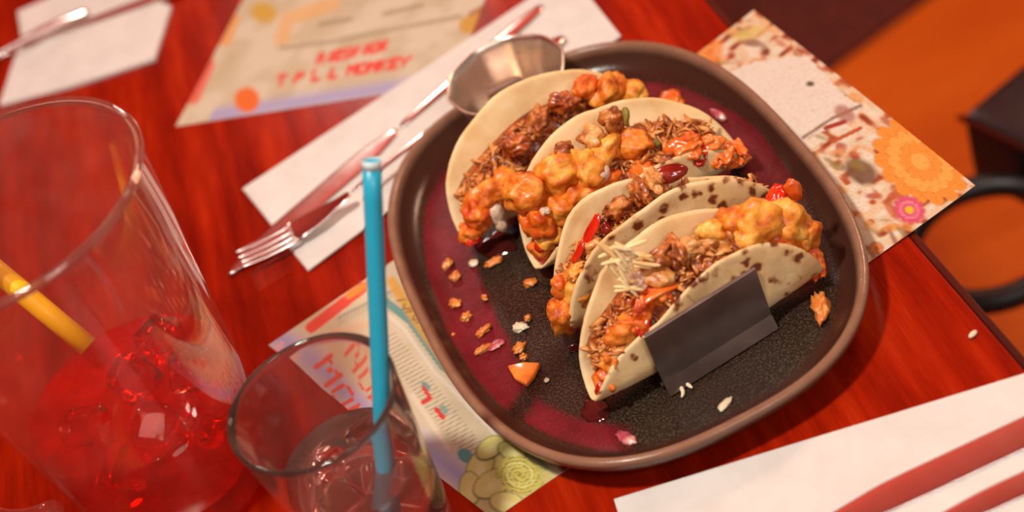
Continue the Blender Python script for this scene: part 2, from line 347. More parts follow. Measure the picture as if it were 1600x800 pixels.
# ---------------------------------------------------------------- printed paper
class Print:
    """colour grid over a quad sheet, painted in the flat sheet; P = photo-pixel position of each vertex"""
    def __init__(s, c0, cs, ct, cst, ns, nt, zf):
        s.tone = .74; s.ns, s.nt = ns, nt; u = np.linspace(0, 1, ns); v = np.linspace(0, 1, nt); U, V = np.meshgrid(u, v); s.U, s.V = U, V
        c0, cs, ct, cst = [np.array(c) for c in (c0, cs, ct, cst)]
        s.P = (c0*((1-U)*(1-V))[..., None]+cs*(U*(1-V))[..., None]+ct*((1-U)*V)[..., None]+cst*(U*V)[..., None])
        s.P[..., 2] = zf(s.P[..., 0], s.P[..., 1])
        D = s.P-np.array(CAM); w_ = D@np.array(_f); s.X = 800+D@np.array(XC)/w_*F; s.Y = 400-D@np.array(YC)/w_*F
        s.C = np.ones((nt, ns, 4)); rng = np.random.RandomState(3)
        s.w = s.smooth(rng.rand(nt//6+3, ns//6+3)); s.w2 = s.smooth(rng.rand(nt//14+3, ns//14+3)); s.w3 = rng.rand(nt, ns)
    def smooth(s, g):
        y = np.linspace(0, g.shape[0]-1.001, s.nt); x = np.linspace(0, g.shape[1]-1.001, s.ns)
        yi, xi = y.astype(int), x.astype(int); fy, fx = (y-yi)[:, None], (x-xi)[None]
        fy = fy*fy*(3-2*fy); fx = fx*fx*(3-2*fx)
        return (g[yi][:, xi]*(1-fy)*(1-fx)+g[yi+1][:, xi]*fy*(1-fx)+g[yi][:, xi+1]*(1-fy)*fx+g[yi+1][:, xi+1]*fy*fx)
    def put(s, m, c, a=1.0):
        m = np.clip(m, 0, 1)*a; s.C[..., :3] = s.C[..., :3]*(1-m[..., None])+np.array(srgb(*c)[:3])*m[..., None]
    def disc(s, x, y, rx, ry, c, rot=0, a=1, soft=2):
        dx, dy = s.X-x, s.Y-y; ca, sa = math.cos(rot), math.sin(rot); u, v = dx*ca+dy*sa, -dx*sa+dy*ca
        s.put((1-np.sqrt((u/rx)**2+(v/ry)**2))*min(rx, ry)/soft, c, a)
    def line(s, pts, wd, c, a=1, soft=1.0):
        m = np.zeros_like(s.X)
        for (x0, y0), (x1, y1) in zip(pts, pts[1:]):
            dx, dy = x1-x0, y1-y0; L = dx*dx+dy*dy+1e-6; t_ = np.clip(((s.X-x0)*dx+(s.Y-y0)*dy)/L, 0, 1)
            m = np.maximum(m, (wd/2-np.hypot(s.X-x0-t_*dx, s.Y-y0-t_*dy))/soft+.5)
        s.put(m, c, a)
    def poly(s, pts, c, a=1):
        m = np.zeros_like(s.X, bool); n = len(pts)
        for i in range(n):
            x0, y0 = pts[i]; x1, y1 = pts[(i+1) % n]
            cond = ((y0 > s.Y) != (y1 > s.Y)) & (s.X < (x1-x0)*(s.Y-y0)/((y1-y0) if abs(y1-y0) > 1e-9 else 1e-9)+x0); m ^= cond
        s.put(m.astype(float), c, a)
    def flower(s, x, y, r, n, c1, c2, ctr=None, sq=.8, rot=.5, twist=0, rc=.2):
        dx, dy = s.X-x, s.Y-y; ca, sa = math.cos(rot), math.sin(rot); u, v = dx*ca+dy*sa, (-dx*sa+dy*ca)/sq
        rr = np.hypot(u, v)/r; an = np.arctan2(v, u)
        for k, (sc, cc) in enumerate(((1, c1), (.72, c2), (.45, c1))):
            edge = sc*(.82+.18*np.abs(np.cos(an*n/2+k*.8+twist*rr))**.6)
            s.put((edge-rr)*r/2, cc); s.put((1-np.abs(rr-edge)*r/1.6)*.8, tuple(int(q*.72) for q in c1), .6)
            s.put((1-np.abs(np.sin(an*n/2+k*.8+twist*rr))*7)*(rr < edge), tuple(int(q*.8) for q in c1), .5)
        if ctr: s.put((rc-rr)*r/2, ctr)
    def mesh(s, name, label, cat, thick=.03, **kw):
        P = s.P.copy(); nt, ns = s.nt, s.ns
        vs = P.reshape(-1, 3); idx = np.arange(nt*ns).reshape(nt, ns)
        f = np.stack([idx[:-1, :-1], idx[:-1, 1:], idx[1:, 1:], idx[1:, :-1]], -1).reshape(-1, 4)
        bot = vs.copy(); bot[:, 2] -= thick; n0 = len(vs)
        rim = np.concatenate([idx[0, :], idx[1:, -1], idx[-1, :-1][::-1], idx[1:-1, 0][::-1]])
        side = np.stack([rim, rim+n0, np.roll(rim, -1)+n0, np.roll(rim, -1)], -1)
        corner = [[int(idx[0, 0]+n0), int(idx[-1, 0]+n0), int(idx[-1, -1]+n0), int(idx[0, -1]+n0)]]
        faces = f.tolist()+side.tolist()+(f[:, ::-1]+n0).tolist()
        o = mk(name, (np.vstack([vs, bot]).tolist(), [], faces), MAT_PRINT, loc=tuple(vs.mean(0)), smooth=False)
        at_ = o.data.color_attributes.new('print', 'FLOAT_COLOR', 'POINT')
        s.C[..., :3] *= s.tone
        cc = np.vstack([s.C.reshape(-1, 4), np.tile([.8, .75, .7, 1], (n0, 1))]).ravel(); at_.data.foreach_set('color', cc)
        return tag(o, label, cat)
t = NT('printed_paper'); vc = t.new('ShaderNodeVertexColor'); vc.layer_name = 'print'; t.l(vc.outputs[0], t.p.inputs['Base Color']); t.p.inputs['Specular IOR Level'].default_value = .3; MAT_PRINT = t.set(None, .6)

FONT = {'M': "10001 11011 10101 10101 10001 10001 10001", 'O': "01110 10001 10001 10001 10001 10001 01110", 'N': "10001 11001 10101 10101 10011 10001 10001",
 'K': "10001 10010 10100 11000 10100 10010 10001", 'E': "11111 10000 10000 11110 10000 10000 11111", 'Y': "10001 10001 01010 00100 00100 00100 00100",
 'T': "11111 00100 00100 00100 00100 00100 00100", 'P': "11110 10001 10001 11110 10000 10000 10000", 'L': "10000 10000 10000 10000 10000 10000 11111",
 'I': "111 010 010 010 010 010 111", 'A': "01110 10001 10001 11111 10001 10001 10001", 'W': "10001 10001 10001 10101 10101 11011 10001",
 'S': "01111 10000 10000 01110 00001 00001 11110", 'H': "10001 10001 10001 11111 10001 10001 10001", ' ': "000 000 000 000 000 000 000", 'X': "10001 01010 00100 00100 00100 01010 10001"}
def text(pr, s_, p0, p1, h, c, wd, a=1):
    """letters along p0->p1 (pixels), height vector h"""
    cols = sum(len(FONT[q].split()[0])+1 for q in s_)-1; x = 0; d = ((p1[0]-p0[0])/cols, (p1[1]-p0[1])/cols)
    for q in s_:
        rows = FONT[q].split()
        for j, row in enumerate(rows):
            for i, b_ in enumerate(row):
                if b_ == '1':
                    X = p0[0]+d[0]*(x+i)+h[0]*(6-j)/6; Y = p0[1]+d[1]*(x+i)+h[1]*(6-j)/6
                    i2 = i+1 < len(row) and row[i+1] == '1'; j2 = j+1 < 7 and rows[j+1][i] == '1'
                    pr.line([(X, Y), (X+d[0]*(.99 if i2 else .01), Y+d[1]*(.99 if i2 else .01))], wd, c, a)
                    if j2: pr.line([(X, Y), (X-h[0]/6, Y-h[1]/6)], wd, c, a)
        x += len(rows[0])+1

def z1(x, y):
    over = np.clip(x-6, 0, 20); return .05+over**2*.0065*np.clip((y+14)/24, 0.25, 1)+.0*x
m1 = Print(at(420, 540), at(772, 812), at(1180, 25), at(1525, 297), 230, 370, z1)
m1.put(np.ones_like(m1.X), (232, 212, 180)); m1.put((m1.w2-.5)*3, (214, 196, 160), .6)
rgt = (m1.X+m1.Y*.35 > 1080)
# food photo half
for thr, c_, f_ in ((.50, (238, 200, 160), m1.w2), (.56, (214, 130, 80), m1.w), (.64, (176, 70, 34), m1.w), (.80, (120, 40, 20), m1.w)):
    m1.put((f_-thr)*8*rgt, c_, .85)
m1.put(((1-m1.w)-.66)*8*rgt, (240, 222, 200), .9)
_g = random.Random(11)
for _ in range(460):
    x, y = _g.uniform(1060, 1540), _g.uniform(20, 430)
    m1.disc(x, y, _g.uniform(7, 24), _g.uniform(3, 9), _g.choice(((246, 226, 206), (226, 150, 96), (206, 100, 56), (176, 64, 36), (240, 176, 110), (128, 62, 40), (238, 204, 164), (236, 160, 84), (150, 120, 60))), _g.uniform(-.3, 1.3), _g.uniform(.5, .9), 3)
m1.poly([(1120, 120), (1180, 96), (1262, 88), (1320, 150), (1345, 165), (1335, 190), (1270, 210), (1240, 230), (1180, 210)], (238, 222, 206))
m1.disc(1266, 131, 8, 5, (90, 80, 40)); m1.line([(1255, 215), (1300, 185), (1345, 165)], 5, (120, 80, 40), .8)
m1.disc(1112, 78, 22, 26, (244, 140, 50), .4, .8, 10); m1.disc(1170, 52, 36, 12, (226, 196, 110), -.3, .8, 6)
m1.disc(1345, 268, 34, 22, (104, 70, 48), .5, .9, 8); m1.disc(1340, 258, 20, 10, (150, 120, 60), .3, .8, 6)
m1.disc(1320, 178, 22, 14, (176, 110, 90), .6, .8, 5)
m1.line([(1290, 200), (1320, 190)], 7, (170, 50, 30)); m1.line([(1300, 222), (1345, 200)], 6, (196, 90, 40))
m1.flower(1438, 252, 84, 15, (246, 150, 52), (250, 172, 76), (246, 176, 84), .72, .65, 1.4)
m1.flower(1370, 388, 13, 8, (226, 120, 60), (238, 160, 90), (90, 20, 10), .8)
m1.flower(1421, 328, 27, 12, (232, 84, 120), (244, 130, 150), (250, 196, 40), .8, .5, 0, .3)
m1.put((m1.w3-.72)*4*rgt, (160, 80, 40), .25)
# menu half: lavender margin, red streak, teal ribbon, hatching, leaves, succulent
m1.put((1-np.abs(m1.V-.022)*26), (176, 172, 216)); m1.put((1-np.abs(m1.V-.065)*34), (214, 196, 160), .7)
m1.put((1-np.abs(m1.V-.10)*30), (196, 178, 140), .4)
m1.line([(486, 512), (520, 486), (566, 450)], 17, (240, 84, 66)); m1.line([(545, 462), (580, 440)], 11, (244, 150, 60))
m1.line([(432, 548), (440, 536)], 7, (236, 180, 200)); m1.line([(440, 590), (520, 520), (600, 500)], 10, (236, 190, 150), .6, 5)
for k in range(16):
    a_ = k*.4; m1.line([(525+k*6, 500-k*3), (533+k*6, 492-k*3), (530+k*6, 508-k*3)], 2, (130, 140, 130), .6)
m1.line([(600, 470), (640, 500), (690, 570), (745, 625), (800, 680), (850, 730)], 12, (120, 168, 158))
m1.line([(588, 478), (630, 512), (678, 580), (735, 638), (795, 700)], 6, (240, 228, 206))
m1.line([(612, 440), (650, 500), (700, 570), (760, 630)], 16, (244, 178, 70), .9, 6)
for k in range(13):
    x = 620+k*15.5; y = 470+k*17.2; m1.line([(x, y), (x+14, y-2), (x+10, y+13), (x+24, y+12)], 2.4, (112, 92, 60), .8)
    m1.disc(x+14, y+2, 6, 4, (236, 190, 70), .7, .9)
for k in range(38):
    x = 618+k*4.1; y = 520+k*5.3; m1.line([(x, y), (x-30, y+16)], 1.5, (140, 128, 118), .75)
m1.disc(665, 603, 11, 6, (90, 150, 150), .8, .8); m1.disc(693, 640, 10, 7, (120, 160, 150), .9, .8)
m1.line([(662, 606), (672, 622), (660, 630)], 6, (226, 60, 50)); m1.line([(682, 640), (692, 652)], 7, (226, 60, 50)); m1.disc(727, 712, 15, 11, (96, 160, 158), .7)
m1.line([(645, 618), (700, 700)], 8, (240, 224, 200), .7)
m1.put((1-np.hypot(m1.X-800, (m1.Y-772)*1.2)/90)*4, (214, 196, 92), .7)
for k, (dx, dy, r_) in enumerate(((-50, -12, 34), (-34, -42, 28), (-66, 22, 30), (0, -36, 26), (-30, 14, 36), (-8, 44, 30))):
    m1.disc(800+dx, 742+dy, r_, r_*.62, (120, 116, 60), dx*.03+.4); m1.disc(800+dx, 742+dy-1, r_-2.5, r_*.62-2, (228, 216, 130), dx*.03+.4); m1.disc(802+dx, 744+dy, r_*.6, r_*.3, (240, 230, 160), dx*.03+.4, .8, 6)
m1.flower(812, 742, 38, 7, (214, 200, 100), (232, 220, 130), (170, 150, 60), .8, .4, 3, .12)
m1.put((np.sin(np.hypot(m1.X-812, (m1.Y-742)*1.2)*.9+np.arctan2(m1.Y-742, m1.X-812)*2)-.6)*3*(np.hypot(m1.X-812, m1.Y-742) < 30), (120, 104, 40), .7)
text(m1, "MONKEY", (497, 578), (615, 772), (27, -16), (236, 84, 60), 6.0)
text(m1, "NOW", (548, 560), (596, 640), (24, -14), (238, 100, 70), 5.0, .8)
m1.mesh('placemat', 'paper placemat printed with flowers and food photographs, lying under the taco plate', 'placemat')

far = at(380, 0); c0 = at(275, 198); cs0 = at(590, 150); dirs = (cs0-c0).normalized(); dirt = (far-c0).normalized()
m2 = Print(c0, c0+dirs*21, c0+dirt*31, c0+dirs*21+dirt*31, 130, 190, lambda x, y: .05+0*x)
m2.put(np.ones_like(m2.X), (224, 208, 182)); m2.put((m2.w2-.45)*4, (206, 186, 150), .7); m2.put((m2.w-.6)*6, (196, 176, 140), .4)
m2.put((1-np.abs(m2.V-.02)*24)*(m2.U > .12), (176, 168, 214))
m2.disc(386, 156, 22, 22, (240, 112, 30), 0, 1, 5); m2.line([(300, 150), (322, 100)], 26, (238, 92, 70), .9, 6); m2.line([(350, 60), (362, 30)], 24, (242, 160, 80), .8, 6)
m2.disc(412, 20, 26, 20, (214, 168, 50), .2, .95, 8); m2.line([(440, 60), (450, 30), (520, 5)], 22, (238, 178, 100), .7, 8)
m2.line([(780, 8), (730, 40)], 26, (214, 160, 60), .95, 5); m2.line([(770, 4), (735, 22)], 7, (150, 90, 40), .7, 4)
m2.line([(440, 75), (520, 65), (600, 48), (720, 26)], 7, (176, 156, 124), .8, 3); m2.line([(500, 38), (548, 30)], 7, (168, 150, 116), .8, 3); m2.line([(600, 22), (660, 8)], 7, (168, 150, 116), .8, 3)
text(m2, "A WISH NOW", (494, 100), (602, 78), (5, -15), (238, 84, 66), 5)
text(m2, "T P L L MONKEY", (432, 134), (638, 103), (5, -15), (238, 74, 58), 5)
m2.mesh('placemat', 'blurred paper placemat with red lettering, lying by itself at the top of the table', 'placemat')

# ---------------------------------------------------------------- napkins
def napkin(pts, z, label, layers=2, h=.22, shift=(0, 0), grp=None):
    P = [at(*p, z) for p in pts]; c = sum(P, Vector())/len(P)
    e = empty('napkin', (c.x, c.y, 0), label, 'napkin', grp)
    for k in range(layers):
        q = [(p.x+shift[0]*k, p.y+shift[1]*k) for p in P]
        bm = prism(q, .01+k*(h/layers)+.012, .01+(k+1)*(h/layers))
        bmesh.ops.subdivide_edges(bm, edges=bm.edges, cuts=5, use_grid_fill=True)
        for v in bm.verts: v.co.z += .05*max(0, noise.noise(Vector((v.co.x*.25, v.co.y*.25, k*3))))
        bev(mk('paper_layer', bm, 'napkin', e, smooth=False), .04)
    return e
napkin([(380, 297), (482, 425), (968, 60), (888, -40)], 0, 'long folded white napkin behind the plate with a fork and knife on it', 2, .24, (.12, -.12))
napkin([(960, 782), (1030, 1010), (1800, 760), (1610, 583)], 0, 'folded white napkin in the bottom right corner below the plate', 2, .24, (.1, -.15))
napkin([(2, 168), (36, 62), (30, 22), (150, -30), (270, 14), (244, 96), (110, 140)], 0, 'blurred white napkin under cutlery in the top left corner', 2, .3)

# ---------------------------------------------------------------- cutlery
def sheet(path, wid, th, zf=None, cup=0, nseg=None):
    """bar following path (cm pts), widths per point, lens section"""
    bm = bmesh.new(); rings = []
    for i, p in enumerate(path):
        p = Vector(p); d = (Vector(path[min(i+1, len(path)-1)])-Vector(path[max(i-1, 0)])); d.normalize()
        a = Vector((-d.y, d.x, 0)).normalized(); w_ = wid[i]/2; t_ = th[i] if isinstance(th, (list, tuple)) else th
        ring = []
        for (u, s_) in ((-1, 0), (-.7, .8), (0, 1), (.7, .8), (1, 0), (.7, -.8), (0, -1), (-.7, -.8)):
            ring.append(bm.verts.new(p+a*u*w_+Vector((0, 0, s_*t_/2+cup*u*u*w_))))
        rings.append(ring)
    for i in range(len(rings)-1):
        for k in range(8): bm.faces.new((rings[i][k], rings[i][(k+1) % 8], rings[i+1][(k+1) % 8], rings[i+1][k]))
    bm.faces.new(rings[0][::-1]); bm.faces.new(rings[-1]); return bm
def lerp(a, b, t_): return Vector(a)*(1-t_)+Vector(b)*t_
def knife(p0, p1, z, label, bw=1.9, grp=None, blade=.52):
    """p0 blade tip, p1 handle end"""
    A, B = at(*p0, z), at(*p1, z); e = empty('table_knife', tuple(lerp(A, B, .5)), label, 'knife', grp)
    n = 14; path = [lerp(A, B, blade*i/n) for i in range(n+1)]
    wd = [.25]+[bw*min(1, (i/n*2.6+.25)) for i in range(1, n-2)]+[bw*.85, bw*.6, .75]
    sub(mk('blade', sheet(path, wd, [.06]+[.1]*(n-2)+[.16, .22]), 'steel', e))
    path = [lerp(A, B, blade+(1-blade)*i/8) for i in range(9)]
    sub(mk('handle', sheet(path, [.75, .8, .9, 1.05, 1.2, 1.35, 1.45, 1.4, .9], [.24, .32, .36, .4, .4, .4, .36, .3, .2]), 'steel', e))
    return e
def fork(tip, neck, end, z, label, wd=2.5, tl=.34):
    A = at(*tip, z+.25); Nk = at(*neck, z+1.0); B = at(*end, z+.5)
    e = empty('table_fork', tuple(lerp(A, B, .5)), label, 'fork')
    d = (Nk-A); d.z = 0; L = d.length; d.normalize(); s_ = Vector((-d.y, d.x, 0))
    zz = lambda t_: z+.15+.95*t_**2.2+.35*(1-t_)**3      # bowl profile
    # bowl
    path = []; ww = []
    for i in range(9):
        t_ = .46+.54*i/8; p = A+d*L*t_; p.z = zz(t_); path.append(p); ww.append(wd*(1, 1, .97, .9, .78, .6, .45, .36, .32)[i])
    sub(mk('bowl', sheet(path, ww, [.14]*9, cup=.14), 'steel', e))
    for k in range(4):
        off = (k-1.5)*wd*.262; path = []
        for i in range(7):
            t_ = .5*i/6; p = A+d*L*t_+s_*off*(.92+.08*i/6); p.z = zz(t_)+.05*abs(k-1.5); path.append(p)
        sub(mk('tine', sheet(path, [.16, .32, .40, .43, .44, .45, .46], [.08]+[.16]*6), 'steel', e))
    zN = zz(1.0); path = []
    for i in range(13):
        t_ = i/12; p = lerp(Nk, B, t_); p.z = zN+(z+.25-zN)*min(1, t_*1.0)+.5*math.sin(t_*math.pi)*.6; path.append(p)
    sub(mk('handle', sheet(path, [.4, .42, .45, .5, .6, .7, .85, 1.0, 1.15, 1.3, 1.4, 1.35, .9], [.24]*13), 'steel', e))
    return e
knife((353, 431), (850, 6), .35, 'steel table knife lying on the long napkin behind the plate, partly under the fork', 2.0)
fork((374, 412), (549, 303), (882, 50), .42, 'steel fork with upturned tines lying across the knife on the long napkin', 2.2)
knife((1230, 850), (2150, 418), .3, 'steel knife on the bottom right napkin, upper piece of the two', 1.9, blade=.6)
knife((1380, 858), (2300, 430), .3, 'steel cutlery handle on the bottom right napkin, lower piece of the two', 1.4, blade=.6)
knife((-260, 175), (320, -30), .4, 'blurred steel knife lying along the middle of the top left napkin', 2.2, blade=.5)
e = fork((-120, 175), (-10, 90), (136, 12), .42, 'blurred steel fork lying beside the knife on the top left napkin', 2.4)

# ---------------------------------------------------------------- plate
PR = R(4); SQ = (11.75, 16.9, 2.7, PR); PC = (-.4, .3)
t = NT('glazed_stoneware')
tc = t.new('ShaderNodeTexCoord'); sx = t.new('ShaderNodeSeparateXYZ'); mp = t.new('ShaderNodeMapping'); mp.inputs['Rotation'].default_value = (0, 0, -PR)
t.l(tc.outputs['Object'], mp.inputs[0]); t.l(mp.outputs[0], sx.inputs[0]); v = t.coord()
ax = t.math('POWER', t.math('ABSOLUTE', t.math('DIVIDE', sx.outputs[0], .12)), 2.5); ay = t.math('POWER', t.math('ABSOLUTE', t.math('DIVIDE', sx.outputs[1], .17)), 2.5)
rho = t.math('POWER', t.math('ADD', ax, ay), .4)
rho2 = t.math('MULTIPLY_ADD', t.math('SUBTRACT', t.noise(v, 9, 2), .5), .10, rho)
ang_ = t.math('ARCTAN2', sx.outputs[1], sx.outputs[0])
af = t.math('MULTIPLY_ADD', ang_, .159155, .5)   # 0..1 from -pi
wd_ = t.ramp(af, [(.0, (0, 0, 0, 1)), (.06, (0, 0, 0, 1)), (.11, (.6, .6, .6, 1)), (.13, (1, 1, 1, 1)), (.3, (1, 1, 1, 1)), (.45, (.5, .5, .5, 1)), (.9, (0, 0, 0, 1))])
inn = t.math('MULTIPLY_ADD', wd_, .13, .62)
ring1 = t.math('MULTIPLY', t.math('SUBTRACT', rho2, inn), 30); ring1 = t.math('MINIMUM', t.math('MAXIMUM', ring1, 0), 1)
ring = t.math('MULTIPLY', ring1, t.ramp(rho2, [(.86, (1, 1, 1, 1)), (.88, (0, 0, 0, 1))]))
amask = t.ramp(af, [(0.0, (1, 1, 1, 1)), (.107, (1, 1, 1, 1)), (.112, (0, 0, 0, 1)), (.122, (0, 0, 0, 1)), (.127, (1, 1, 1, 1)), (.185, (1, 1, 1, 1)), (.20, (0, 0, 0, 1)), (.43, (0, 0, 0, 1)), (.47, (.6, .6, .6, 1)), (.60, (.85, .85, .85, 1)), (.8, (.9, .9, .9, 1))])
inner = t.mix(t.ramp(t.noise(v, 900, 2), [(.5, (0, 0, 0, 1)), (.62, (1, 1, 1, 1))]), srgb(34, 26, 20), srgb(78, 62, 48))
inner = t.mix(t.ramp(t.noise(v, 14, 3), [(.35, (0, 0, 0, 1)), (.65, (.5, .5, .5, 1))]), inner, srgb(46, 30, 24))
wallc = t.ramp(rho2, [(.86, srgb(58, 26, 20)), (1.0, srgb(74, 46, 34))])
c = t.mix(t.ramp(rho, [(.86, (0, 0, 0, 1)), (.90, (1, 1, 1, 1))]), inner, wallc)
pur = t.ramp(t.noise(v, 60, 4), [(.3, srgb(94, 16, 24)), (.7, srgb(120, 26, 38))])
c = t.mix(t.math('MULTIPLY', t.math('MULTIPLY', ring, amask), .92), c, pur)  # purple band mixed into the base colour, broken by angle
edge = t.ramp(sx.outputs[2], [(.0215, (0, 0, 0, 1)), (.0238, (1, 1, 1, 1))])
c = t.mix(edge, c, t.mix(t.noise(v, 80), srgb(120, 82, 62), srgb(156, 116, 92)))
t.bump(t.noise(v, 800, 2), .25, .0004)
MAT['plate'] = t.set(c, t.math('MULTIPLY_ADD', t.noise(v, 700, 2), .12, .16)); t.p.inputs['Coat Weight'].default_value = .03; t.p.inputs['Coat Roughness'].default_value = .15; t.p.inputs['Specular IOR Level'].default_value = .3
prof = [(-3.3, .16), (-2.9, .09), (-2.5, .09), (-2.3, .3), (-1.4, .55), (-.55, 1.1), (-.12, 1.8), (-.02, 2.25), (-.1, 2.42), (-.28, 2.5), (-.48, 2.44), (-.62, 2.2), (-.9, 1.6), (-1.35, 1.15), (-2.0, .95), (-3.0, .9), (-4.5, .88), (-7, .86), (-10.0, .86), (-11.5, .86)]
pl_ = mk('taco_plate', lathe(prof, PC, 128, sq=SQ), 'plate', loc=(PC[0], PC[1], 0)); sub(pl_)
tag(pl_, 'large rounded rectangular dark stoneware plate with purple band, holding the tacos', 'plate')

# ---------------------------------------------------------------- metal sauce cup
rc = (-1.8, 14.0)
rk = mk('sauce_cup', lathe([(2.0, 1.0), (2.4, 1.0), (2.6, 1.25), (3.1, 2.8), (3.6, 4.75), (3.78, 4.8), (3.8, 4.9), (3.65, 4.95), (3.5, 4.8), (3.0, 2.8), (2.5, 1.35), (2.3, 1.15), (1.8, 1.12)], rc, 64), 'steel2', loc=(rc[0], rc[1], 1.0))
# the cup is fluted like a hand-spun ramekin: gentle facets
for v_ in rk.data.vertices:
    a = math.atan2(v_.co.y, v_.co.x); k = 1+.012*math.cos(10*a)*(v_.co.z > .002); v_.co.x *= k; v_.co.y *= k
sub(rk); tag(rk, 'small empty stainless steel sauce cup standing behind the tacos on the plate', 'sauce cup')

# ---------------------------------------------------------------- tacos
FR = .95
TC = [  # centre of fold, axis angle, back lean, front lean, radius
 dict(o=Vector((-1.5, 6.5, 1.45)), a=R(11), pb=R(25), pf=R(-7), r=6.7, fs=(.45, .45)),
 dict(o=Vector((1.5, 1.2, 1.45)), a=R(7), pb=R(31), pf=R(-8), r=6.7, fs=(.45, .62)),
 dict(o=Vector((1.75, -4.2, 1.45)), a=R(7), pb=R(20), pf=R(-6), r=6.7, fs=(.90, .97), fb=(.98, .72)),
 dict(o=Vector((1.5, -9.55, 1.45)), a=R(8), pb=R(20), pf=R(-9), r=6.75, fs=(.60, .90))]
for k in TC:
    k['X'] = Vector((math.cos(k['a']), math.sin(k['a']), 0)); k['Y'] = Vector((-math.sin(k['a']), math.cos(k['a']), 0)); k['Z'] = Vector((0, 0, 1))
def tpoint(k, a, b, off=0):
    """disc point (a along fold, b towards back) -> position; off = thickness offset"""
    u_ = min(1, max(0, (a+2.5)/6)); sc_ = k['fs'] if b < 0 else k.get('fb', (1, 1)); b = b*(sc_[0]*(1-u_)+sc_[1]*u_)
    sgn = 1 if b >= 0 else -1; ph = k['pb'] if sgn > 0 else k['pf']; s_ = abs(b); rf = FR
    # the fold opens toward the ends
    arc = rf*(math.pi/2-ph)
    if s_ < arc: g = s_/rf; y = rf*math.sin(g); z = rf*(1-math.cos(g)); ny, nz = math.sin(g), -math.cos(g)
    else:
        g = math.pi/2-ph; y = rf*math.sin(g)+(s_-arc)*math.sin(ph); z = rf*(1-math.cos(g))+(s_-arc)*math.cos(ph); ny, nz = math.sin(g), -math.cos(g)
    r2 = (a*a+b*b)/k['r']**2
    wv = .22*noise.noise(Vector((a*.35+k['o'].y, b*.35, k['a']*9)))+.10*noise.noise(Vector((a*.9, b*.9, k['o'].y)))
    wv *= min(1, s_/1.5)
    y += wv + ny*off; z += nz*off + abs(a)**2.4*.004
    return k['o']+k['X']*a+k['Y']*(y*sgn)+k['Z']*(z)
def tmid(i, px, py, lift=0):
    """pixel -> point on the leaning mid-plane between the two flaps of taco i"""
    k = TC[i]; lean = (k['pb']-k['pf'])/2; n = (k['Y']*math.cos(lean)-k['Z']*math.sin(lean))
    d = ray(px, py); s_ = (k['o']-CAM).dot(n)/d.dot(n); return CAM+d*s_ + k['Z']*lift
def tortilla(k, par, thick=.17, nr=26, na=72):
    bm = bmesh.new(); cl = bm.loops.layers.color.new('char') if False else None
    layers = []; vals = {}
    for off in (-thick/2, thick/2):
        V = [[bm.verts.new(tpoint(k, 0, 0, off))]]; vals[V[0][0]] = 0
        for i in range(1, nr+1):
            rr = k['r']*(i/nr)**.85; ring = []
            for j in range(na):
                an = 2*math.pi*j/na; r_ = rr*(1+.018*math.sin(3*an+k['o'].y)+.012*noise.noise(Vector((math.cos(an)*4, math.sin(an)*4, k['o'].y))))
                a, b = r_*math.cos(an), r_*math.sin(an); o2 = off*(1 if i < nr else .55); v = bm.verts.new(tpoint(k, a, b, o2)); ring.append(v)
                vals[v] = (1.0 if i/nr > .80 else .35) if b < 0 else (.75 if i/nr > .9 else .25)
            V.append(ring)
        layers.append(V)
    A, B = layers
    for V, fl, mi in ((A, 0, 1), (B, 1, 0)):
        for j in range(na):
            f = bm.faces.new((V[0][0], V[1][j], V[1][(j+1) % na])); f.material_index = 0
        for i in range(1, nr):
            for j in range(na): f = bm.faces.new((V[i][j], V[i+1][j], V[i+1][(j+1) % na], V[i][(j+1) % na])); f.material_index = 0
        for f in bm.faces: pass
    for j in range(na): bm.faces.new((A[nr][j], A[nr][(j+1) % na], B[nr][(j+1) % na], B[nr][j]))
    bm.verts.index_update(); idx = [vals.get(v, 0) for v in bm.verts]; nA = 1+nr*na
    bm.faces.ensure_lookup_table()
    # off > 0 is the outside of the fold
    for f in bm.faces: f.material_index = 0 if all(v.index < nA for v in f.verts) else 1
    o = mk('tortilla', bm, ['tort_in', 'tort_out'], par)
    at_ = o.data.color_attributes.new('char', 'FLOAT_COLOR', 'POINT')
    at_.data.foreach_set('color', np.repeat(np.array(idx), 4)); return o
def shred(bm, p, L, w_, rng):
    d = Vector((rng.uniform(-1, 1), rng.uniform(-1, 1), rng.uniform(-.6, .8))).normalized(); cv = Vector((rng.uniform(-1, 1), rng.uniform(-1, 1), rng.uniform(-.3, 1)))*L*.3
    pts = [p+d*L*(t_-.5)+cv*(t_*(1-t_))*2 for t_ in (0, .33, .66, 1)]
    tube(bm, pts, [w_*.45, w_, w_*.9, w_*.4], 5, .6)
